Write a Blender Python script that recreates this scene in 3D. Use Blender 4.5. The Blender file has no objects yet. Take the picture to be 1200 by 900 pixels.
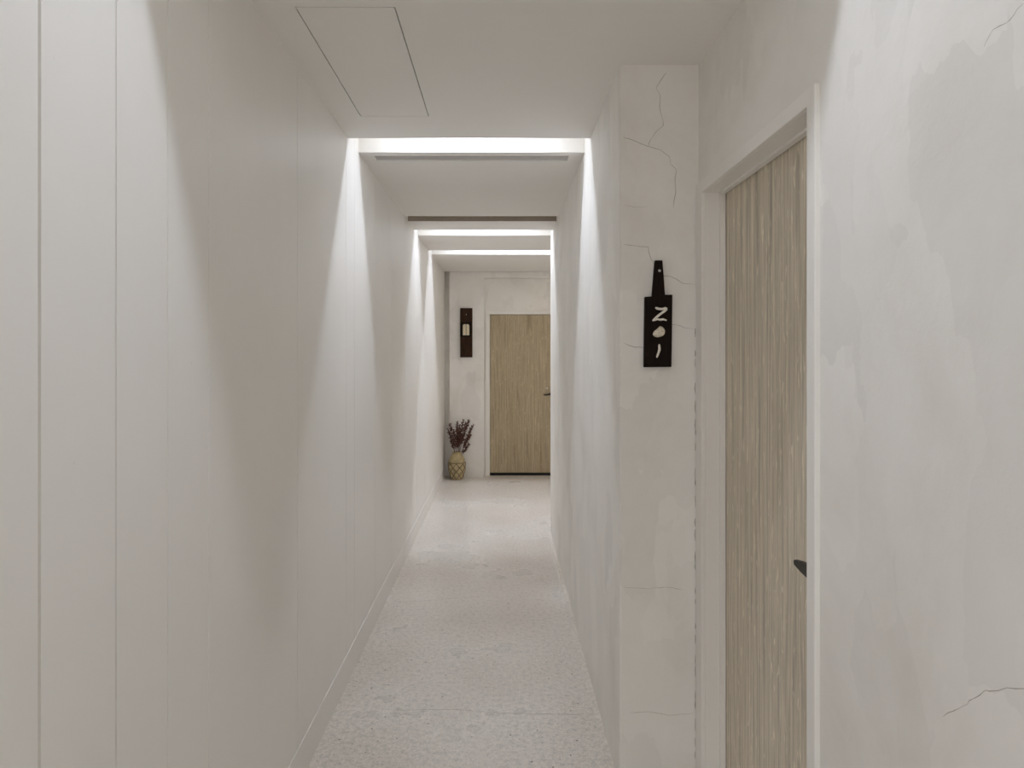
import bpy, bmesh, math, random
from mathutils import Vector, Matrix
random.seed(7)
sc = bpy.context.scene
COL = sc.collection

# ------------------------------------------------------------------ dimensions (metres)
CAMZ = 1.568          # eye height
F = 800.0             # focal length in pixels of the 1200x900 frame
VX, VY = 589.0, 414.0 # vanishing point of the corridor
H = 2.60              # ceiling height
XL = -0.740           # left wall face
XR = 0.421            # right wall of the corridor
XD = 0.703            # wall with the near door
YP = 2.446            # face of the wall block that carries the number sign
YE = 6.00             # end of that block: passage opens to the right
YB = 8.63             # far wall face
YN = 8.75             # wall of the door niche
TOP = 2.90
SLOTS = [(-1.35, -1.10), (1.06, 1.29), (3.276, 3.506), (5.713, 5.975), (6.85, 7.12)]
GROOVE = (5.137, 5.337)

def P(px, py, d):
    return Vector(((px - VX) * d / F, d, CAMZ - (py - VY) * d / F))

# ------------------------------------------------------------------ materials
def new_mat(name):
    m = bpy.data.materials.new(name); m.use_nodes = True
    nt = m.node_tree
    return m, nt, nt.nodes['Principled BSDF']

def N(nt, kind, **kw):
    n = nt.nodes.new(kind)
    for k, v in kw.items():
        if k in n.inputs.keys(): n.inputs[k].default_value = v
        else: setattr(n, k, v)
    return n

def coords(nt, scale=(1, 1, 1), out='Object'):
    tc = N(nt, 'ShaderNodeTexCoord'); mp = N(nt, 'ShaderNodeMapping')
    mp.inputs['Scale'].default_value = scale
    nt.links.new(tc.outputs[out], mp.inputs['Vector'])
    return mp.outputs['Vector']

def noise(nt, vec, scale, detail=4, rough=.55, dist=0):
    n = N(nt, 'ShaderNodeTexNoise')
    n.inputs['Scale'].default_value = scale; n.inputs['Detail'].default_value = detail
    n.inputs['Roughness'].default_value = rough; n.inputs['Distortion'].default_value = dist
    nt.links.new(vec, n.inputs['Vector'])
    return n.outputs['Fac']

def ramp(nt, fac, stops):
    r = N(nt, 'ShaderNodeValToRGB')
    el = r.color_ramp.elements
    while len(el) > 1: el.remove(el[-1])
    el[0].position = stops[0][0]; el[0].color = stops[0][1]
    for p, c in stops[1:]:
        e = el.new(p); e.color = c
    nt.links.new(fac, r.inputs['Fac'])
    return r.outputs['Color']

def g(v): return (v, v, v, 1)

def mix(nt, a, b, fac, mode='MIX'):
    m = N(nt, 'ShaderNodeMix', data_type='RGBA', blend_type=mode)
    for s, i in ((fac, 0), (a, 6), (b, 7)):
        if hasattr(s, 'is_linked'): nt.links.new(s, m.inputs[i])
        else: m.inputs[i].default_value = s
    return m.outputs[2]

def bump(nt, b, height, strength=.2, dist=.002):
    n = N(nt, 'ShaderNodeBump'); n.inputs['Strength'].default_value = strength
    n.inputs['Distance'].default_value = dist
    nt.links.new(height, n.inputs['Height']); nt.links.new(n.outputs['Normal'], b.inputs['Normal'])

def c(r, gg, b): return (r, gg, b, 1)

def simple(name, col, rough=.5, metal=0.0, vary=.12, scale=30, bstr=.0):
    m, nt, b = new_mat(name)
    v = coords(nt); f = noise(nt, v, scale)
    lo = tuple(x * (1 - vary) for x in col); hi = tuple(min(1, x * (1 + vary)) for x in col)
    nt.links.new(ramp(nt, f, [(.3, c(*lo)), (.7, c(*hi))]), b.inputs['Base Color'])
    b.inputs['Roughness'].default_value = rough; b.inputs['Metallic'].default_value = metal
    if bstr: bump(nt, b, f, bstr, .001)
    return m

def mat_paint(name, col, rough=.55, blot=.04, scuff=False):
    m, nt, b = new_mat(name)
    v = coords(nt)
    f = noise(nt, v, 1.7, 5, .6)
    lo = tuple(x * (1 - blot) for x in col); hi = tuple(x * (1 + blot * .6) for x in col)
    base = ramp(nt, f, [(.3, c(*lo)), (.7, c(*hi))])
    if scuff:
        v2 = coords(nt, (1, 9, 5)); s = noise(nt, v2, 4.0, 6, .7, .6)
        k = ramp(nt, s, [(.70, g(0)), (.76, g(1))])
        base = mix(nt, base, c(col[0]*.80, col[1]*.78, col[2]*.75), k)
    nt.links.new(base, b.inputs['Base Color'])
    b.inputs['Roughness'].default_value = rough
    b.inputs['Specular IOR Level'].default_value = .3
    bump(nt, b, noise(nt, v, 160, 3, .6), .05, .001)
    return m

def mat_plaster(name, col):
    """hand-trowelled plaster: cloudy tone, overlapping upright trowel patches, fine relief"""
    m, nt, b = new_mat(name)
    v = coords(nt)
    f = noise(nt, v, 1.5, 6, .62, .4)
    base = ramp(nt, f, [(.28, c(col[0]*.90, col[1]*.885, col[2]*.865)), (.5, c(*col)),
                        (.72, c(col[0]*1.05, col[1]*1.05, col[2]*1.06))])
    # trowel patches
    vw = coords(nt, (3.6, 3.6, 1.9))
    wn = N(nt, 'ShaderNodeTexNoise'); wn.inputs['Scale'].default_value = 1.9
    wn.inputs['Detail'].default_value = 4
    nt.links.new(vw, wn.inputs['Vector'])
    add = N(nt, 'ShaderNodeVectorMath', operation='MULTIPLY_ADD')
    nt.links.new(wn.outputs['Color'], add.inputs[0]); add.inputs[1].default_value = (.6, .6, .6)
    nt.links.new(vw, add.inputs[2])
    vo = N(nt, 'ShaderNodeTexVoronoi', distance='CHEBYCHEV'); vo.inputs['Scale'].default_value = 1.6
    nt.links.new(add.outputs[0], vo.inputs['Vector'])
    sep = N(nt, 'ShaderNodeSeparateColor'); nt.links.new(vo.outputs['Color'], sep.inputs[0])
    patch = ramp(nt, sep.outputs[0], [(0, g(.925)), (.35, g(.985)), (.7, g(1.0)), (1, g(1.05))])
    base = mix(nt, base, patch, .66, 'MULTIPLY')
    # thin scratches dragged by the trowel
    vs = coords(nt, (22, 22, 2.2)); s = noise(nt, vs, 2.4, 5, .7, .8)
    k = ramp(nt, s, [(.66, g(0)), (.74, g(1))])
    k2 = mix(nt, k, g(0), .72)
    base = mix(nt, base, c(col[0]*.78, col[1]*.76, col[2]*.73), k2)
    nt.links.new(base, b.inputs['Base Color'])
    b.inputs['Roughness'].default_value = .62
    b.inputs['Specular IOR Level'].default_value = .3
    hmix = mix(nt, noise(nt, v, 26, 8, .68, .5), patch, .45)
    bump(nt, b, hmix, .42, .004)
    return m

def mat_floor():
    m, nt, b = new_mat('polished_microcement')
    v = coords(nt)
    f = noise(nt, v, 1.3, 4, .5)
    base = ramp(nt, f, [(.28, c(.65, .60, .54)), (.5, c(.72, .67, .615)), (.74, c(.76, .73, .69))])
    f2 = noise(nt, v, 42, 3, .6)
    base = mix(nt, base, ramp(nt, f2, [(.28, g(.74)), (.5, g(.99)), (.75, g(1.12))]), .9, 'MULTIPLY')
    f3 = noise(nt, v, 110, 2, .6)
    base = mix(nt, base, ramp(nt, f3, [(.32, g(.80)), (.5, g(1)), (.7, g(1.10))]), .9, 'MULTIPLY')
    # stray dark and pale grains
    vo = N(nt, 'ShaderNodeTexVoronoi'); vo.inputs['Scale'].default_value = 26
    nt.links.new(v, vo.inputs['Vector'])
    sep = N(nt, 'ShaderNodeSeparateColor'); nt.links.new(vo.outputs['Color'], sep.inputs[0])
    dot = ramp(nt, vo.outputs['Distance'], [(.085, g(1)), (.12, g(0))])
    sel = ramp(nt, sep.outputs[0], [(.70, g(0)), (.72, g(1))])
    dk = mix(nt, dot, sel, 1.0, 'MULTIPLY')
    base = mix(nt, base, c(.17, .13, .10), dk)
    vo2 = N(nt, 'ShaderNodeTexVoronoi'); vo2.inputs['Scale'].default_value = 60
    nt.links.new(v, vo2.inputs['Vector'])
    d2 = ramp(nt, vo2.outputs['Distance'], [(.16, g(.5)), (.22, g(0))])
    base = mix(nt, base, c(.72, .69, .65), d2)
    nt.links.new(base, b.inputs['Base Color'])
    rg = ramp(nt, f, [(.3, g(.31)), (.7, g(.26))])
    nt.links.new(rg, b.inputs['Roughness'])
    b.inputs['Specular IOR Level'].default_value = .45
    bump(nt, b, f2, .10, .002)
    return m

def mat_oak(name, col):
    m, nt, b = new_mat(name)
    v1 = coords(nt, (9, 9, .35)); v2 = coords(nt, (42, 42, .9)); v3 = coords(nt, (50, 50, 7))
    a = noise(nt, v1, 1.6, 5, .6, .9)
    base = ramp(nt, a, [(.27, c(col[0]*.58, col[1]*.56, col[2]*.51)), (.45, c(*col)),
                        (.58, c(col[0]*.88, col[1]*.87, col[2]*.85)), (.75, c(col[0]*1.16, col[1]*1.16, col[2]*1.15))])
    fine = noise(nt, v2, 2.0, 6, .65, .2)
    base = mix(nt, base, ramp(nt, fine, [(.3, g(.56)), (.5, g(1)), (.72, g(1.22))]), .95, 'MULTIPLY')
    fl = noise(nt, v3, 1.6, 2, .5, 1.2)
    k = ramp(nt, fl, [(.60, g(0)), (.68, g(.65))])
    base = mix(nt, base, c(min(1, col[0]*1.4), min(1, col[1]*1.4), min(1, col[2]*1.4)), k)
    nt.links.new(base, b.inputs['Base Color'])
    b.inputs['Roughness'].default_value = .5
    b.inputs['Specular IOR Level'].default_value = .35
    bump(nt, b, fine, .15, .001)
    return m

def mat_darkwood(name, col):
    m, nt, b = new_mat(name)
    v2 = coords(nt, (55, 55, 3)); fine = noise(nt, v2, 2.0, 5, .65, .5)
    nt.links.new(ramp(nt, fine, [(.3, c(col[0]*.5, col[1]*.5, col[2]*.5)), (.7, c(col[0]*1.4, col[1]*1.3, col[2]*1.25))]), b.inputs['Base Color'])
    b.inputs['Roughness'].default_value = .6
    b.inputs['Specular IOR Level'].default_value = .10
    bump(nt, b, fine, .2, .001)
    return m

WALLC = (.85, .828, .788)
M = dict(
    boards=mat_paint('painted_boards', (.835, .812, .772), .45, .025, True),
    ceil=mat_paint('ceiling_paint', (.85, .828, .79), .7, .015),
    plaster=mat_plaster('trowelled_plaster', WALLC),
    crack=simple('crack_shadow', (.40, .365, .32), .9, 0, .1, 40),
    fcrack=simple('floor_crack', (.42, .37, .32), .9, 0, .1, 40),
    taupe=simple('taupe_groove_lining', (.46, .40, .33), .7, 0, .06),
    mortar=simple('pale_mortar', (.70, .655, .595), .8, 0, .14, 60, .4),
    trim=mat_paint('white_trim_paint', (.86, .838, .80), .45, .03),
    floor=mat_floor(),
    oak=mat_oak('grey_oak_veneer', (.68, .61, .495)),
    oakfar=mat_oak('warm_oak_veneer', (.46, .375, .25)),
    dark=mat_darkwood('charred_wood', (.013, .0075, .005)),
    brown=mat_darkwood('dark_brown_wood', (.045, .024, .014)),
    black=simple('gap_black', (.006, .006, .006), .7, 0, .1),  # shade of the gap under the far door leaf, as colour
    bronze=simple('dark_bronze', (.022, .018, .013), .45, .3, .15),
    steel=simple('screw_steel', (.62, .62, .62), .25, 1, .05),
    drift=simple('bleached_driftwood', (.88, .84, .75), .8, 0, .12, 120, .5),
    shell=simple('speckled_pebble', (.76, .69, .56), .75, 0, .3, 170, .5),
    cavity=simple('dark_cavity', (.05, .042, .035), .9, 0, .1),
    grille=simple('grille_grey', (.50, .47, .45), .5, 0, .05),
    cream=simple('cream_insert', (.80, .70, .50), .5, 0, .1, 60),
    ceramic=simple('yellow_beige_glaze', (.46, .37, .20), .3, 0, .25, 22),
    lattice=simple('brown_lattice_line', (.15, .105, .055), .55, 0, .2, 60),
    stem=simple('dried_red_brown_plant', (.125, .055, .042), .85, 0, .35, 90),
    alu=simple('white_aluminium', (.75, .75, .74), .4, 0, .03),
)

# ------------------------------------------------------------------ mesh helpers
def bx(bm, x0, x1, y0, y1, z0, z1, mi=0):
    vs = [bm.verts.new((x, y, z)) for z in (z0, z1) for y in (y0, y1) for x in (x0, x1)]
    fs = []
    for q in ((0, 2, 3, 1), (4, 5, 7, 6), (0, 1, 5, 4), (2, 6, 7, 3), (0, 4, 6, 2), (1, 3, 7, 5)):
        f = bm.faces.new([vs[i] for i in q]); f.material_index = mi; fs.append(f)
    return fs

def prism(bm, pts, ax):
    """extrude a closed list of 3-D points by the vector ax"""
    a = [bm.verts.new(p) for p in pts]; b = [bm.verts.new(Vector(p) + Vector(ax)) for p in pts]
    n = len(a)
    bm.faces.new(a); bm.faces.new(b[::-1])
    for i in range(n):
        bm.faces.new((a[i], b[i], b[(i + 1) % n], a[(i + 1) % n]))

def tube(bm, pts, rad, seg=8, caps=True):
    """swept round bar; rad = number or list"""
    pts = [Vector(p) for p in pts]; n = len(pts)
    rr = rad if isinstance(rad, (list, tuple)) else [rad] * n
    rings = []; up = None
    for i, p in enumerate(pts):
        d = (pts[min(i + 1, n - 1)] - pts[max(i - 1, 0)])
        if d.length < 1e-9: d = Vector((0, 0, 1))
        d.normalize()
        if up is None:
            up = d.orthogonal().normalized()
        else:
            up = up - d * up.dot(d)
            if up.length < 1e-6: up = d.orthogonal()
            up.normalize()
        s = d.cross(up)
        rings.append([bm.verts.new(p + (up * math.cos(2*math.pi*k/seg) + s * math.sin(2*math.pi*k/seg)) * rr[i]) for k in range(seg)])
    for a, b in zip(rings, rings[1:]):
        for k in range(seg):
            bm.faces.new((a[k], a[(k + 1) % seg], b[(k + 1) % seg], b[k]))
    if caps:
        bm.faces.new(rings[0][::-1]); bm.faces.new(rings[-1])

def lathe(bm, prof, seg=40):
    rings = [[bm.verts.new((r * math.cos(2*math.pi*k/seg), r * math.sin(2*math.pi*k/seg), z)) for k in range(seg)] for r, z in prof]
    for a, b in zip(rings, rings[1:]):
        for k in range(seg):
            bm.faces.new((a[k], a[(k + 1) % seg], b[(k + 1) % seg], b[k]))
    bm.faces.new(rings[0][::-1]); bm.faces.new(rings[-1])

def ribbon(bm, pts, nrm, w, mi):
    """hairline: a strip of width w following pts on a plane with normal nrm"""
    nrm = Vector(nrm); L = []
    fine = []
    for a, b in zip(pts, pts[1:]):
        a, b = Vector(a), Vector(b)
        k = max(2, int((b - a).length / .02))
        for i in range(k):
            t = i / k; q = a.lerp(b, t)
            side = nrm.cross(b - a).normalized()
            if 0 < i: q += side * random.uniform(-.0022, .0022)
            fine.append(q)
    fine.append(Vector(pts[-1]))
    n = len(fine)
    for i, q in enumerate(fine):
        d = fine[min(i + 1, n - 1)] - fine[max(i - 1, 0)]
        s = nrm.cross(d).normalized()
        ww = w * random.uniform(.5, 1.3) * (.35 if i in (0, n - 1) else 1)
        L.append((bm.verts.new(q - s * ww / 2), bm.verts.new(q + s * ww / 2)))
    for (a, b), (p, q) in zip(L, L[1:]):
        f = bm.faces.new((a, p, q, b)); f.material_index = mi

def obj(name, bm, mats, parent=None, bev=0, smooth=False, loc=None, seg=2):
    bmesh.ops.recalc_face_normals(bm, faces=bm.faces[:])
    me = bpy.data.meshes.new(name); bm.to_mesh(me); bm.free()
    for m in (mats if isinstance(mats, (list, tuple)) else [mats]): me.materials.append(m)
    if smooth:
        for p in me.polygons: p.use_smooth = True
    o = bpy.data.objects.new(name, me); COL.objects.link(o)
    if loc is not None: o.location = loc
    if parent is not None: o.parent = parent
    if bev:
        md = o.modifiers.new('edge', 'BEVEL'); md.width = bev; md.segments = seg
        md.limit_method = 'ANGLE'; md.angle_limit = math.radians(40)
        md.harden_normals = False
    return o

def tag(o, label, cat, group=None, kind=None):
    o['label'] = label; o['category'] = cat
    if group: o['group'] = group
    if kind: o['kind'] = kind
    return o

def empty(name, loc):
    o = bpy.data.objects.new(name, None); COL.objects.link(o); o.location = loc
    o.empty_display_size = .05
    return o

def rel(pts, root):
    o = Vector(root.location); return [Vector(p) - o for p in pts]

# ================================================================== SETTING
# ---- floor
bm = bmesh.new()
bx(bm, -.90, 1.75, -2.30, 9.40, -.10, 0); bx(bm, -2.6, 2.6, -6.1, -2.30, -.10, 0)
def FL(px, py):
    d = CAMZ * F / (py - VY); p = P(px, py, d); p.z = .0004; return p
for ln in ([(460.9, 832.7), (500, 831.5), (532.6, 831.2), (574, 835), (619.5, 836.5), (680, 837.6)],
           [(457, 705.4), (480, 705), (502, 703.5), (544, 700.5), (578, 698)]):
    ribbon(bm, [FL(*p) for p in ln], (0, 0, 1), .0032, 1)
floor = tag(obj('floor', bm, [M['floor'], M['fcrack']]), 'pale polished microcement floor of the corridor with fine cracks', 'floor', kind='structure')

# ---- left wall: wide painted boards with V joints
bm = bmesh.new()
joints = [(-1.5, .004, .003), (-.9, .004, .003), (-.3, .004, .003), (.2, .004, .003), (.44, .004, .003), (.655, .004, .003), (.875, .004, .003),
          (1.091, .008, .008), (1.307, .005, .0065), (1.508, .0045, .005), (1.719, .0045, .005), (2.46, .006, .0055),
          (3.23, .004, .002), (3.41, .004, .002), (3.95, .004, .002), (4.55, .004, .002), (5.16, .005, .003), (5.9, .004, .002), (6.5, .004, .002), (7.4, .005, .003), (8.0, .004, .002)]
prof = [(XL, -2.30)]
for y, w, d in joints:
    prof += [(XL, y - w/2), (XL - d, y - w*.2), (XL - d, y + w*.2), (XL, y + w/2)]
prof += [(XL, 9.27), (XL - .10, 9.27), (XL - .10, -2.30)]
prism(bm, [(x, y, 0) for x, y in prof], (0, 0, TOP))
tag(obj('wall_left', bm, M['boards']), 'long off-white wall of wide upright boards on the left', 'wall', kind='structure')

bm = bmesh.new()
prism(bm, [(XL, -2.2, 0), (XL + .0035, -2.2, 0), (XL + .0035, -2.2, .1372), (XL + .0025, -2.2, .138), (XL, -2.2, .138)], (0, 11.3, 0))
tag(obj('baseboard_left', bm, M['boards']), 'low off-white baseboard along the left board wall', 'baseboard', kind='structure')

# ---- block on the right: its near face carries the sign, its left face is the corridor wall
bm = bmesh.new()
bx(bm, XR, 1.75, YP, YE, 0, TOP)
bmesh.ops.bevel(bm, geom=[e for e in bm.edges if abs(e.verts[0].co.x - XR) < 1e-5 and abs(e.verts[1].co.x - XR) < 1e-5 and abs(e.verts[0].co.z - e.verts[1].co.z) > 1],
                offset=.005, segments=3, affect='EDGES')
def PL(px, py):
    p = P(px, py, YP); p.y -= .0003; return p
cr = [[(780.9, 84.7), (772, 98), (769.3, 104.2), (773.8, 112.2), (772.9, 124.7), (777.3, 142.4), (777.3, 147.4), (768.4, 154.9), (761.3, 165.6), (760.5, 171)],
      [(730.3, 161.1), (742.7, 164.7), (758.7, 171.2), (774.7, 175.9), (784.4, 183.3), (785.9, 192.2), (792.4, 198.4), (791, 209), (792, 225), (789, 243)],
      [(730.4, 286.2), (744.4, 288), (759.6, 289.2), (761.3, 298.7), (765.8, 308.4), (771, 318), (778.2, 323.6), (787, 324.4), (799.6, 332), (814.7, 333.3)],
      [(730.4, 401.8), (744.4, 407), (754, 407.5), (760, 408)], [(784, 379), (790.7, 380.4), (802, 384), (815.6, 386.3)],
      [(731, 240), (745, 243), (760, 242)], [(731, 688), (760, 690), (780, 688), (800, 691)], [(737, 835), (760, 834), (782, 838), (812, 836)]]
for k, ln in enumerate(cr):
    ribbon(bm, [PL(*p) for p in ln], (0, -1, 0), (.0017 if k < 4 else .0011), 1)
for k in range(26):                              # broken filler joint beside the door casing
    y_ = 385 + k * 20 + random.uniform(-6, 6); ribbon(bm, [PL(814.6, y_), PL(814.8, y_ + random.uniform(6, 15))], (0, -1, 0), .0035, 1)
tag(obj('wall_right_inner', bm, [M['plaster'], M['crack']]), 'off-white plaster wall block on the right whose cracked end carries the number sign', 'wall', kind='structure')

# rough mortar fillet at its foot
bm = bmesh.new()
n = 150; ra = []
for i in range(n + 1):
    y = YP + .01 + (YE - YP - .02) * i / n
    w = .022 + .012 * random.random(); h = .004 + .005 * random.random()
    ra.append([bm.verts.new((XR + .004, y, -.002)), bm.verts.new((XR - w, y, -.002)), bm.verts.new((XR - w * .8, y, .004)), bm.verts.new((XR - w * .25, y, h * .7)), bm.verts.new((XR + .004, y, h + .006))])
for a, b in zip(ra, ra[1:]):
    for k in range(5):
        bm.faces.new((a[k], a[(k+1) % 5], b[(k+1) % 5], b[k]))
bm.faces.new(ra[0]); bm.faces.new(ra[-1][::-1])
tag(obj('baseboard_right', bm, M['mortar']), 'rough pale mortar fillet at the foot of the right corridor wall', 'baseboard', kind='structure')

# ---- near right wall with door opening
OY0, OY1, OZ = 1.513, 2.440, CAMZ + .60      # outside of the casing
bm = bmesh.new()
bx(bm, XD, XD + .16, -2.30, OY0 + .012, 0, TOP)
bx(bm, XD, XD + .16, OY0 + .012, YP, OZ - .012, TOP)
bx(bm, XD, XD + .16, OY1 - .012, YP, 0, OZ - .012)
def WR(px, py):
    d = XD * F / (px - VX); p = P(px, py, d); p.x -= .0003; return p
for ln in ([(1199, 3), (1196.7, 6.7), (1188, 18), (1180, 26.7), (1163.3, 35), (1153, 55)],
           [(1105, 840), (1118, 833), (1130, 826.7), (1136, 821), (1145, 816.7), (1152, 811), (1160, 810), (1180, 806), (1200, 807), (1240, 800)]):
    ribbon(bm, [WR(*p) for p in ln], (-1, 0, 0), .0010, 1)
tag(obj('wall_right', bm, [M['plaster'], M['crack']]), 'bright off-white trowelled plaster wall at the right edge beside the near door', 'wall', kind='structure')

# ---- far wall, with narrow recess at its left and shallow door niche
NX = -.234
DX0, DX1, DZ = -.222, .738, 2.110            # outside of the far casing
bm = bmesh.new()
bx(bm, -.672, NX, YB, 9.27, 0, TOP)                       # plaster pier
bx(bm, NX, 1.75, YB, YN, 2.522, TOP)                      # downstand above the niche
bx(bm, NX, DX0 + .012, YN, 9.27, 0, TOP)
bx(bm, DX0 + .012, DX1 - .012, YN, 9.27, DZ - .012, TOP)
bx(bm, DX1 - .012, 1.75, YN, 9.27, 0, TOP)
bx(bm, DX0 + .012, DX1 - .012, YN + .20, 9.27, 0, DZ - .012)
bx(bm, XL, -.672, YB + .11, 9.27, 0, TOP)
tag(obj('wall_back', bm, M['plaster']), 'off-white plaster wall at the far end of the corridor', 'wall', kind='structure')

bm = bmesh.new(); bx(bm, 1.75, 1.85, -2.30, 9.27, 0, TOP)
tag(obj('wall_passage', bm, M['plaster']), 'plaster wall closing the side passage at the far right', 'wall', kind='structure')
bm = bmesh.new()
LB = -6.0                                       # lobby added behind the viewer to house the fill panels
bx(bm, -2.6, 2.6, LB - .1, LB, 0, TOP)
bx(bm, -2.6, -2.5, LB, -2.40, 0, TOP); bx(bm, 2.5, 2.6, LB, -2.40, 0, TOP)
bx(bm, -2.6, XL - .10, -2.40, -2.30, 0, TOP); bx(bm, XD + .16, 2.6, -2.40, -2.30, 0, TOP)
tag(obj('wall_front', bm, M['plaster']), 'plaster walls of the unseen lobby added behind the viewer for fill light', 'wall', kind='structure')

# ---- ceiling with lamp slots, an unlit groove, a hatch opening and a vent opening
HX0, HX1, HY0, HY1 = -.620, -.320, 2.034, 2.974
VXa, VXb, VYa, VYb = -.684, .356, 3.546, 3.668
bm = bmesh.new()
def slab(x0, x1, y0, y1, hole=None, z0=H, z1=TOP):
    if hole is None: bx(bm, x0, x1, y0, y1, z0, z1); return
    a, b, cc, d = hole
    bx(bm, x0, a, y0, y1, z0, z1); bx(bm, b, x1, y0, y1, z0, z1)
    bx(bm, a, b, y0, cc, z0, z1); bx(bm, a, b, d, y1, z0, z1)
slab(XL, XD, -2.30, SLOTS[0][0]); slab(XL, XD, SLOTS[0][1], SLOTS[1][0])
slab(XL, XR, SLOTS[1][1], SLOTS[2][0], (HX0, HX1, HY0, HY1))
slab(XR, XD, SLOTS[1][1], YP)
slab(XL, XR, SLOTS[2][1], GROOVE[0], (VXa, VXb, VYa, VYb))
slab(XL, XR, GROOVE[0], GROOVE[1], None, H + .14)
slab(XL, XR, GROOVE[1], SLOTS[3][0])
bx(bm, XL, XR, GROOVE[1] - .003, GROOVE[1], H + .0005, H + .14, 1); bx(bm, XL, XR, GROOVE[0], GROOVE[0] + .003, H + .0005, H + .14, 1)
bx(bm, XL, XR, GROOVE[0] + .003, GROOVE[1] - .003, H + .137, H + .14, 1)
slab(XL, XR, SLOTS[3][1], YE); slab(XL, 1.75, YE, SLOTS[4][0])
slab(XL, 1.75, SLOTS[4][1], YB - .012)
bx(bm, XL - .10, 1.85, -2.40, 9.30, TOP, TOP + .05); bx(bm, -2.5, 2.5, -6.0, -2.40, H, TOP)
bx(bm, XL - .10, XD + .16, -2.40, -2.30, H, TOP)
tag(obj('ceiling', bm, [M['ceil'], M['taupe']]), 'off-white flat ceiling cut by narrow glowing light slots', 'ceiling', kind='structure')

# ================================================================== DOORS
# ---- door 1 (near, right)
d1 = tag(empty('door_1', (XD, 1.96, 0)), 'grey oak door with white casing in the near right wall', 'door', kind='structure')
def o1(bm_): 
    for v in bm_.verts: v.co -= Vector(d1.location)
    return bm_
IY0, IY1, IZ = 1.553, 2.374, CAMZ + .560
CF = XD - .012                                  # casing face
bm = bmesh.new()
def ushape(bm, x0, x1, a0, a1, zt, b0, b1, zi):
    """U-shaped frame in the yz plane: outside a0..a1 x zt, inside b0..b1 x zi"""
    prism(bm, [(x0, a0, 0), (x0, b0, 0), (x0, b0, zi), (x0, b1, zi), (x0, b1, 0), (x0, a1, 0), (x0, a1, zt), (x0, a0, zt)], (x1 - x0, 0, 0))
ushape(bm, CF, XD + .002, OY0, OY1, OZ, IY0, IY1, IZ)
obj('door_casing', o1(bm), M['trim'], d1, .002)
bm = bmesh.new()
ushape(bm, XD + .002, .90, OY0 + .014, OY1 - .014, OZ - .014, IY0, IY1, IZ)
obj('door_jamb', o1(bm), M['trim'], d1, .0015)
bm = bmesh.new()
ushape(bm, .7535, .7735, IY0 - .001, IY1 + .001, IZ + .001, IY0 + .007, IY1 - .007, IZ - .007)
obj('door_stop', o1(bm), M['trim'], d1, .001)
bm = bmesh.new(); bx(bm, .776, .816, IY0 + .002, IY1 - .003, .006, IZ - .003)
leaf = obj('door_leaf', o1(bm), M['oak'], d1, .0015)
HP1 = Vector((.776, 1.607, 1.050)) - Vector(d1.location)
bm = bmesh.new()
# flat blade of the lever: broad at the neck, tapering to a rounded tip
out = []
tipy, r = .086, .0075
zc = .001
for k in range(9):
    a = math.pi / 2 - math.pi * k / 8
    out.append((tipy - r + r * math.cos(a), zc + r * math.sin(a)))
out += [(.045, -.0125), (.0, -.0165), (-.012, -.0125), (-.0165, 0), (-.012, .0125), (0, .0165), (.045, .0145)]
prism(bm, [(-.056, y, z) for y, z in out], (.013, 0, 0))
h1 = obj('door_handle', bm, M['bronze'], d1, .003, loc=HP1); h1['label'] = 'dark bronze lever handle'
bm = bmesh.new(); tube(bm, [(.0005, 0, 0), (-.007, 0, 0), (-.009, 0, 0)], [.026, .026, .023], 32)
obj('rosette', bm, M['bronze'], h1)
bm = bmesh.new(); tube(bm, [(-.008, 0, 0), (-.048, 0, 0)], .0095, 20); obj('neck', bm, M['bronze'], h1, smooth=True)

# ---- door 2 (far end)
d2 = tag(empty('door_2', (.26, YN, 0)), 'warm oak door with pale casing at the far end of the corridor', 'door', kind='structure')
def o2(bm_):
    for v in bm_.verts: v.co -= Vector(d2.location)
    return bm_
JX0, JX1, JZ = -.165, .682, 2.066
def ushape2(bm, y0, y1, a0, a1, zt, b0, b1, zi):
    prism(bm, [(a0, y0, 0), (b0, y0, 0), (b0, y0, zi), (b1, y0, zi), (b1, y0, 0), (a1, y0, 0), (a1, y0, zt), (a0, y0, zt)], (0, y1 - y0, 0))
bm = bmesh.new(); ushape2(bm, YN - .018, YN + .002, DX0, DX1, DZ, JX0 - .020, JX1 + .020, JZ + .020); obj('door_casing', o2(bm), M['trim'], d2, .002)
bm = bmesh.new(); ushape2(bm, YN - .012, YN + .14, DX0 + .014, DX1 - .014, DZ - .014, JX0, JX1, JZ); obj('door_jamb', o2(bm), M['trim'], d2, .002)
bm = bmesh.new(); bx(bm, JX0 + .003, JX1 - .003, YN + .012, YN + .052, .036, JZ - .004); obj('door_leaf', o2(bm), M['oakfar'], d2, .0015)
bm = bmesh.new(); bx(bm, JX0 + .001, JX1 - .001, YN + .010, YN + .050, .001, .0355)  # black bar in place of the unlit gap under the leaf
s_ = obj('dark_gap_strip', o2(bm), M['black'], d2); s_['label'] = 'black strip standing in for the dark gap under the oak leaf'
HP2 = Vector((.628, YN + .012, 1.045)) - Vector(d2.location)
bm = bmesh.new(); tube(bm, [(.010, -.052, .004), (-.02, -.054, .001), (-.06, -.054, -.006), (-.095, -.053, -.008), (-.106, -.052, -.008)], [.011, .0125, .0105, .009, .004], 14)
h2 = obj('door_handle', bm, M['bronze'], d2, smooth=True, loc=HP2); h2['label'] = 'dark bronze lever handle'
bm = bmesh.new(); tube(bm, [(0, .0005, 0), (0, -.008, 0), (0, -.010, 0)], [.026, .026, .023], 28); obj('rosette', bm, M['bronze'], h2)
bm = bmesh.new(); tube(bm, [(0, -.009, 0), (0, -.05, 0)], .0095, 16); obj('neck', bm, M['bronze'], h2, smooth=True)
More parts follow.
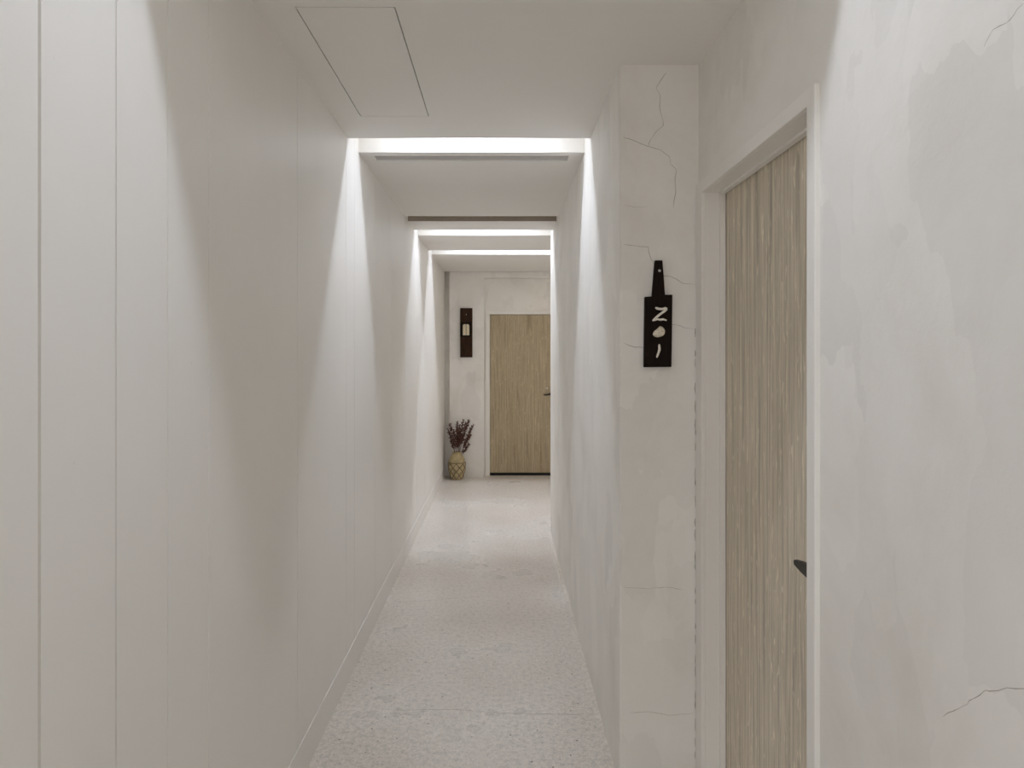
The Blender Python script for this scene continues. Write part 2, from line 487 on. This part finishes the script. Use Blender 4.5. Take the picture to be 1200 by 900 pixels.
bm = bmesh.new(); tube(bm, [(-.06, .0005, .075), (-.06, -.004, .075)], .009, 16); obj('lock_button', bm, M['steel'], h2)

# ================================================================== CEILING FITTINGS
hat = tag(empty('ceiling_access_panel', ((HX0 + HX1)/2, (HY0 + HY1)/2, H)), 'flush off-white access panel outlined by a dark gap in the near ceiling', 'access panel')
w2, l2 = (HX1 - HX0)/2, (HY1 - HY0)/2
bm = bmesh.new(); bx(bm, -w2 + .004, w2 - .004, -l2 + .004, l2 - .003, .0, .014); obj('panel', bm, M['ceil'], hat, .0008)
bm = bmesh.new()
bx(bm, -w2, w2, -l2, -l2 + .03, .015, .035); bx(bm, -w2, w2, l2 - .03, l2, .015, .035)
bx(bm, -w2, -w2 + .03, -l2 + .03, l2 - .03, .015, .035); bx(bm, w2 - .03, w2, -l2 + .03, l2 - .03, .015, .035)
fr = obj('hatch_frame', bm, M['cavity'], hat); fr['label'] = 'dark frame showing in the gap round the panel'

vent = tag(empty('air_vent', ((VXa + VXb)/2, (VYa + VYb)/2, H)), 'long slim grey linear air grille in the ceiling behind the first light slot', 'vent')
vw, vl = (VXb - VXa)/2, (VYb - VYa)/2
bm = bmesh.new()
f_ = .010
prism(bm, [(-vw - .004, -vl - .004, -.002), (vw + .004, -vl - .004, -.002), (vw + .004, -vl + f_, -.002), (-vw - .004, -vl + f_, -.002)], (0, 0, .012))
prism(bm, [(-vw - .004, vl - f_, -.002), (vw + .004, vl - f_, -.002), (vw + .004, vl + .004, -.002), (-vw - .004, vl + .004, -.002)], (0, 0, .012))
bx(bm, -vw - .004, -vw + f_, -vl + f_, vl - f_, -.002, .010); bx(bm, vw - f_, vw + .004, -vl + f_, vl - f_, -.002, .010)
obj('frame', bm, M['ceil'], vent)
bm = bmesh.new(); bx(bm, -vw, vw, -vl, vl, .055, .06); obj('backing', bm, M['cavity'], vent)
for y0_, y1_, zz, kk in ((-vl + .0165, -vl + .0235, .000, 'ceil'), (-vl + .031, -vl + .054, .0055, 'grille'), (-vl + .0565, -vl + .0795, .0055, 'grille'), (-vl + .082, vl - .0125, .0055, 'grille')):
    bm = bmesh.new(); bx(bm, -vw, vw, y0_, y1_, zz, zz + .012); obj('slat', bm, M[kk], vent, .0008)

lamps = [(-.35, .30, 'behind the viewer'), (-.32, .26, 'nearest the viewer'), (-.42, .10, 'before the long air grille'),
         (-.42, .10, 'at the right wall end'), (-.42, 1.1, 'nearest the far door')]
POW = [3, 6.4, 7.2, 8.2, 18]
for (a, b, where), (y0, y1), pw in zip(lamps, SLOTS, POW):
    yc = (y0 + y1)/2 + .012; xc = (a + b)/2
    t = tag(empty('led_strip_light', (xc, yc, TOP)), 'slim white LED strip lamp in the ceiling slot ' + where, 'ceiling light', 'LED strips in the ceiling slots')
    bm = bmesh.new()
    hw = (b - a)/2 + .02
    prism(bm, [(-hw, -.022, 0), (-hw, .022, 0), (-hw, .022, -.060), (-hw, .018, -.060), (-hw, .018, -.050), (-hw, -.018, -.050), (-hw, -.018, -.060), (-hw, -.022, -.060)], (2*hw, 0, 0))
    obj('housing', bm, M['alu'], t)
    ld = bpy.data.lights.new('led_strip', 'AREA'); ld.shape = 'RECTANGLE'; ld.size = b - a; ld.size_y = .034; ld.spread = math.radians(140)
    ld.energy = pw; ld.color = (.80, .868, 1.0)
    lo = bpy.data.objects.new('led_strip_glow', ld); COL.objects.link(lo); lo.parent = t; lo.location = (0, 0, -.056)

for ly in (-3.7, -5.0):  # unseen panels added behind the viewer as soft fill
    t = tag(empty('fill_panel', (-.75, ly, H)), 'square white fill light panel added in the lobby behind the viewer, ' + ('nearer one' if ly > -4 else 'farther one'), 'ceiling light', 'added lobby fill panels')
    bm = bmesh.new()
    for q in ((-.4, .4, -.4, -.37), (-.4, .4, .37, .4), (-.4, -.37, -.37, .37), (.37, .4, -.37, .37)): bx(bm, q[0], q[1], q[2], q[3], -.03, 0)
    bx(bm, -.37, .37, -.37, .37, -.012, 0)
    obj('frame', bm, M['alu'], t)
    ld = bpy.data.lights.new('fill_panel_lamp', 'AREA'); ld.shape = 'SQUARE'; ld.size = .72; ld.energy = 50; ld.color = (.84, .90, 1.0)
    lo = bpy.data.objects.new('fill_panel_glow', ld); COL.objects.link(lo); lo.parent = t; lo.location = (0, 0, -.02)

t = tag(empty('warm_fill_light', (1.05, 7.75, H)), 'small round warm fill lamp added in the side passage ceiling out of sight round the corner', 'ceiling light')  # unseen lamp added to warm and brighten the far end
bm = bmesh.new()
tube(bm, [(0, 0, 0), (0, 0, -.004), (0, 0, -.006)], [.065, .065, .058], 32); obj('trim_ring', bm, M['alu'], t)
ld = bpy.data.lights.new('warm_fill', 'AREA'); ld.shape = 'DISK'; ld.size = .10; ld.energy = 3.2; ld.color = (1, .86, .66)
lo = bpy.data.objects.new('warm_fill_glow', ld); COL.objects.link(lo); lo.parent = t; lo.location = (0, 0, -.008)

# ================================================================== NUMBER SIGN
SY = YP - .0185
sg = tag(empty('room_number_sign', P(771, 430, YP)), 'black wooden paddle-shaped number sign hanging on the cracked plaster wall end', 'sign')
O = Vector(sg.location)
def S(px, py, d=SY): return P(px, py, d) - O
bm = bmesh.new()
prism(bm, [S(767.9, 305), S(776.4, 305), S(778.2, 327), S(779.4, 345.3), S(788.1, 345.3), S(787.6, 388), S(787.0, 430), S(754.8, 430.3), S(755.4, 390), S(756.1, 347.7), S(764.4, 347.2), S(766.2, 325)], (0, .018, 0))
obj('board', bm, M['dark'], sg, .0015)
def pz(cx, cy): return (740 + cx / 6.2, 295 + cy / 6.2)
def stick(name, pts, rads, mat, lab):
    b_ = bmesh.new(); path = []
    for (x, y) in pts:
        q = S(*pz(x, y)); path.append(Vector((q.x, q.y - .003, q.z)))
    tube(b_, path, [r / 6.2 * SY / F for r in rads], 10)
    o = obj(name, b_, mat, sg, smooth=True); o['label'] = lab
    md = o.modifiers.new('round', 'SUBSURF'); md.levels = 1; md.render_levels = 2
    return o
z1 = bmesh.new()
def addstick(b_, pts, rads):
    path = [Vector((S(*pz(x, y)).x, S(*pz(x, y)).y - .003, S(*pz(x, y)).z)) for x, y in pts]
    tube(b_, path, [r / 6.2 * SY / F for r in rads], 10)
addstick(z1, [(172, 406), (182, 411), (200, 416), (222, 417), (245, 411), (258, 412)], [5, 9.5, 9, 8.5, 10, 5])
addstick(z1, [(256, 416), (240, 430), (218, 446), (192, 466), (170, 486), (152, 502)], [8, 9.5, 8.5, 9, 8.5, 5])
addstick(z1, [(152, 500), (168, 496), (188, 491), (208, 494), (230, 491), (254, 499)], [5, 7.5, 6.5, 8.5, 8, 5])
o = obj('numeral', z1, M['drift'], sg, smooth=True); o['label'] = 'Z-shaped figure two made of pale driftwood sticks'
bm = bmesh.new()
out = [(207, 539), (222, 545), (236, 557), (244, 575), (241, 595), (230, 610), (210, 618), (188, 623), (166, 617), (154, 603), (157, 586), (168, 573), (182, 564), (192, 552)]
ctr = Vector((200, 585)); rings = []
for sc_, dep in ((1.0, 0), (.97, .004), (.82, .008), (.5, .0105)):
    rg = []
    for q in out:
        v = ctr + (Vector(q) - ctr) * sc_; s3 = S(*pz(v.x, v.y)); rg.append(bm.verts.new((s3.x, s3.y - dep, s3.z)))
    rings.append(rg)
for a, b in zip(rings, rings[1:]):
    for k in range(len(out)): bm.faces.new((a[k], a[(k+1) % len(out)], b[(k+1) % len(out)], b[k]))
bm.faces.new(rings[-1]); bm.faces.new(rings[0][::-1])
o = obj('numeral', bm, M['shell'], sg, smooth=True); o['label'] = 'rounded pale pebble as figure zero'
stick('numeral', [(202, 670), (200, 680), (201, 696), (203, 712), (195, 734), (187, 756), (181, 771)], [5, 9, 9, 11, 8.5, 9, 5], M['drift'], 'short pale driftwood stick as figure one')
bm = bmesh.new(); q = S(*pz(203.5, 138.5)); tube(bm, [(q.x, q.y + .001, q.z), (q.x, q.y - .002, q.z), (q.x, q.y - .0032, q.z)], [.0052, .0050, .0030], 20)
o = obj('screw', bm, M['steel'], sg, smooth=False); o['label'] = 'small bright screw head'

# ================================================================== FAR PLAQUE
pq = tag(empty('wall_plaque', P(546.5, 418.5, YB)), 'narrow dark brown wooden wall plaque with a cream insert beside the far door', 'plaque')
O2 = Vector(pq.location)
def Q(px, py, d=YB - .03): return P(px, py, d) - O2
a, b = Q(539.3, 361), Q(553.5, 418.7)
u, v = Q(542.0, 379.6), Q(550.3, 393.0)
bm = bmesh.new()
y0, y1 = -.030, -.001
bx(bm, a.x, b.x, y0, y1, u.z, a.z); bx(bm, a.x, b.x, y0, y1, b.z, v.z)
bx(bm, a.x, u.x, y0, y1, v.z, u.z); bx(bm, v.x, b.x, y0, y1, v.z, u.z)
bx(bm, u.x, v.x, -.012, y1, v.z, u.z)
obj('plank', bm, M['brown'], pq, .0015)
bm = bmesh.new()   # proud frame round the recess
t_ = .018
bx(bm, u.x - t_ * 1.6, u.x, -.058, y0, v.z - t_, u.z + t_); bx(bm, v.x, v.x + t_, -.045, y0, v.z - t_, u.z + t_)
bx(bm, u.x, v.x, -.045, y0, u.z, u.z + t_); bx(bm, u.x, v.x, -.045, y0, v.z - t_, v.z)
obj('recess_frame', bm, M['dark'], pq, .002)
wq = (v.x - u.x)
for k in range(2):
    x0 = u.x + .003 + k * (wq * .5); x1 = x0 + wq * .5 - .006
    bm = bmesh.new(); hgt = u.z - v.z; z0 = v.z + .001; z1_ = z0 + hgt - .004
    pts = [(x0, z0), (x1, z0)]
    if k == 0: pts += [(x1, z1_), (x0 + .014, z1_), (x0 + .004, z1_ - .010), (x0, z1_ - .025)]
    else: pts += [(x1, z1_ - .025), (x1 - .004, z1_ - .010), (x1 - .014, z1_), (x0, z1_)]
    prism(bm, [(x, -.034, z) for x, z in pts], (0, .022, 0))
    o = obj('insert', bm, M['cream'], pq, .003); o['label'] = 'cream upright insert half in the recess'
bm = bmesh.new(); q = Q(546.4, 368.6); tube(bm, [(q.x, -.029, q.z), (q.x, -.032, q.z)], .005, 14); obj('screw', bm, M['steel'], pq)

# ================================================================== VASE AND DRIED STEMS
VP_ = Vector((-.570, 8.502, 0))
vs = tag(empty('ceramic_vase', VP_), 'yellow-beige ceramic vase with brown lattice lines on the floor in the far left corner', 'vase')
prof = [(.066, 0), (.074, .004), (.082, .03), (.094, .075), (.104, .125), (.109, .170), (.107, .210), (.098, .250), (.080, .285), (.062, .306), (.053, .316), (.053, .330), (.057, .336), (.057, .340), (.050, .340), (.047, .330), (.047, .315), (.060, .296), (.080, .26), (.09, .20), (.08, .06), (.05, .03)]
bm = bmesh.new(); lathe(bm, prof, 48); obj('body', bm, M['ceramic'], vs, smooth=True)
def vr(z):
    for (r0, z0), (r1, z1) in zip(prof[:12], prof[1:13]):
        if z0 <= z <= z1: return r0 + (r1 - r0) * (z - z0) / (z1 - z0 + 1e-9)
    return .06
bm = bmesh.new()
nh = 8
for sgn in (1, -1):
    for k in range(nh):
        pts = []
        for i in range(22):
            z = .012 + (.205 - .012) * i / 21; a = 2*math.pi*k/nh + sgn * (z - .01) / .195 * 2*math.pi/nh * 2.0
            pts.append(((vr(z) + .0005) * math.cos(a), (vr(z) + .0005) * math.sin(a), z))
        tube(bm, pts, .0048, 6)
for z in (.212,):
    pts = [((vr(z) + .0005) * math.cos(2*math.pi*i/48), (vr(z) + .0005) * math.sin(2*math.pi*i/48), z) for i in range(49)]
    tube(bm, pts, .0045, 6, False)
o = obj('lattice', bm, M['lattice'], vs, smooth=True); o['label'] = 'raised brown diamond lattice lines'

# dried branches: (foot offset x,y) (tip target pixel) density
tips = [(524.5, 503), (527.3, 496.5), (531.5, 504), (535.5, 494.5), (539, 498), (542.5, 492.2), (546, 496), (550, 491.5), (554.5, 498),
        (551, 510), (549.5, 520), (537, 503)]
for k, (tx, ty) in enumerate(tips):
    rng = random.Random(100 + k)
    a = rng.uniform(0, 2*math.pi); rr = .006 + .022 * rng.random()
    foot = Vector((VP_.x + rr * math.cos(a), VP_.y + rr * math.sin(a), .16))
    dep = min(8.60, VP_.y + rng.uniform(-.07, .07)); tip = P(tx, ty, dep)
    tip.x = max(tip.x, XL + .012)
    mid = foot.lerp(tip, .45); mid.x = VP_.x + (mid.x - VP_.x) * .55; mid.y = VP_.y + (mid.y - VP_.y) * .6
    br = empty('dried_branch', foot)
    bm = bmesh.new()
    path = []
    for i in range(13):
        t = i / 12; q = foot.lerp(mid, t).lerp(mid.lerp(tip, t), t) - foot
        path.append(q + Vector((rng.uniform(-.0025, .0025), rng.uniform(-.0025, .0025), 0)) * (t > .4))
    tube(bm, path, [.0038 - .0020 * i / 12 for i in range(13)], 5)
    obj('stalk', bm, M['stem'], br)
    bm = bmesh.new()
    L = (tip - foot).length
    for i in range(int(100 * L / .5)):
        t = rng.uniform(.50, 1.0) if k not in (9, 10) else rng.uniform(.60, 1)
        j = min(11, int(t * 12)); q = path[j].lerp(path[j + 1], t * 12 - j)
        d = (path[j + 1] - path[j]).normalized()
        side = d.orthogonal().normalized(); side.rotate(Matrix.Rotation(rng.uniform(0, 2*math.pi), 3, d))
        ln = rng.uniform(.014, .034) * (1.15 - .5 * abs(t - .7) * 2)
        e = q + (d * .75 + side * .75) * ln
        ew = e + foot
        if ew.x < XL + .006 or ew.y > YB - .008: continue
        tube(bm, [q, q.lerp(e, .5), q.lerp(e, .8), e], [.0014, .0036, .0042, .0012], 5)
    obj('seed_heads', bm, M['stem'], br)
    side_ = 'left' if tx < 532 else ('right' if tx > 546 else 'middle')
    where = {'left': 'dried red-brown twig in the vase, leaning left against the board wall',
             'middle': 'upright dried red-brown twig in the thick middle of the vase bunch',
             'right': 'dried red-brown twig in the vase, leaning out right towards the door'}[side_]
    tag(br, where, 'dried plant', 'dried twigs in the vase, ' + side_)

# ================================================================== WORLD, CAMERA, VIEW
w = bpy.data.worlds.new('dim_world'); sc.world = w; w.use_nodes = True
w.node_tree.nodes['Background'].inputs[0].default_value = (.02, .02, .02, 1)
w.node_tree.nodes['Background'].inputs[1].default_value = .2
cd = bpy.data.cameras.new('camera'); cam = bpy.data.objects.new('camera', cd); COL.objects.link(cam)
cd.sensor_fit = 'HORIZONTAL'; cd.sensor_width = 36; cd.lens = F / 1200 * 36
cd.shift_x = (600 - VX) / 1200; cd.shift_y = (VY - 450) / 1200
cd.clip_start = .02
cam.location = (0, 0, CAMZ); cam.rotation_euler = (math.pi/2, 0, 0)
sc.camera = cam
try:
    sc.cycles.max_bounces = 14; sc.cycles.diffuse_bounces = 10
except Exception: pass
sc.view_settings.view_transform = 'Standard'
try: sc.view_settings.look = 'None'
except Exception: pass
sc.view_settings.gamma = 1; sc.view_settings.use_curve_mapping = False
sc.view_settings.exposure = 0.0
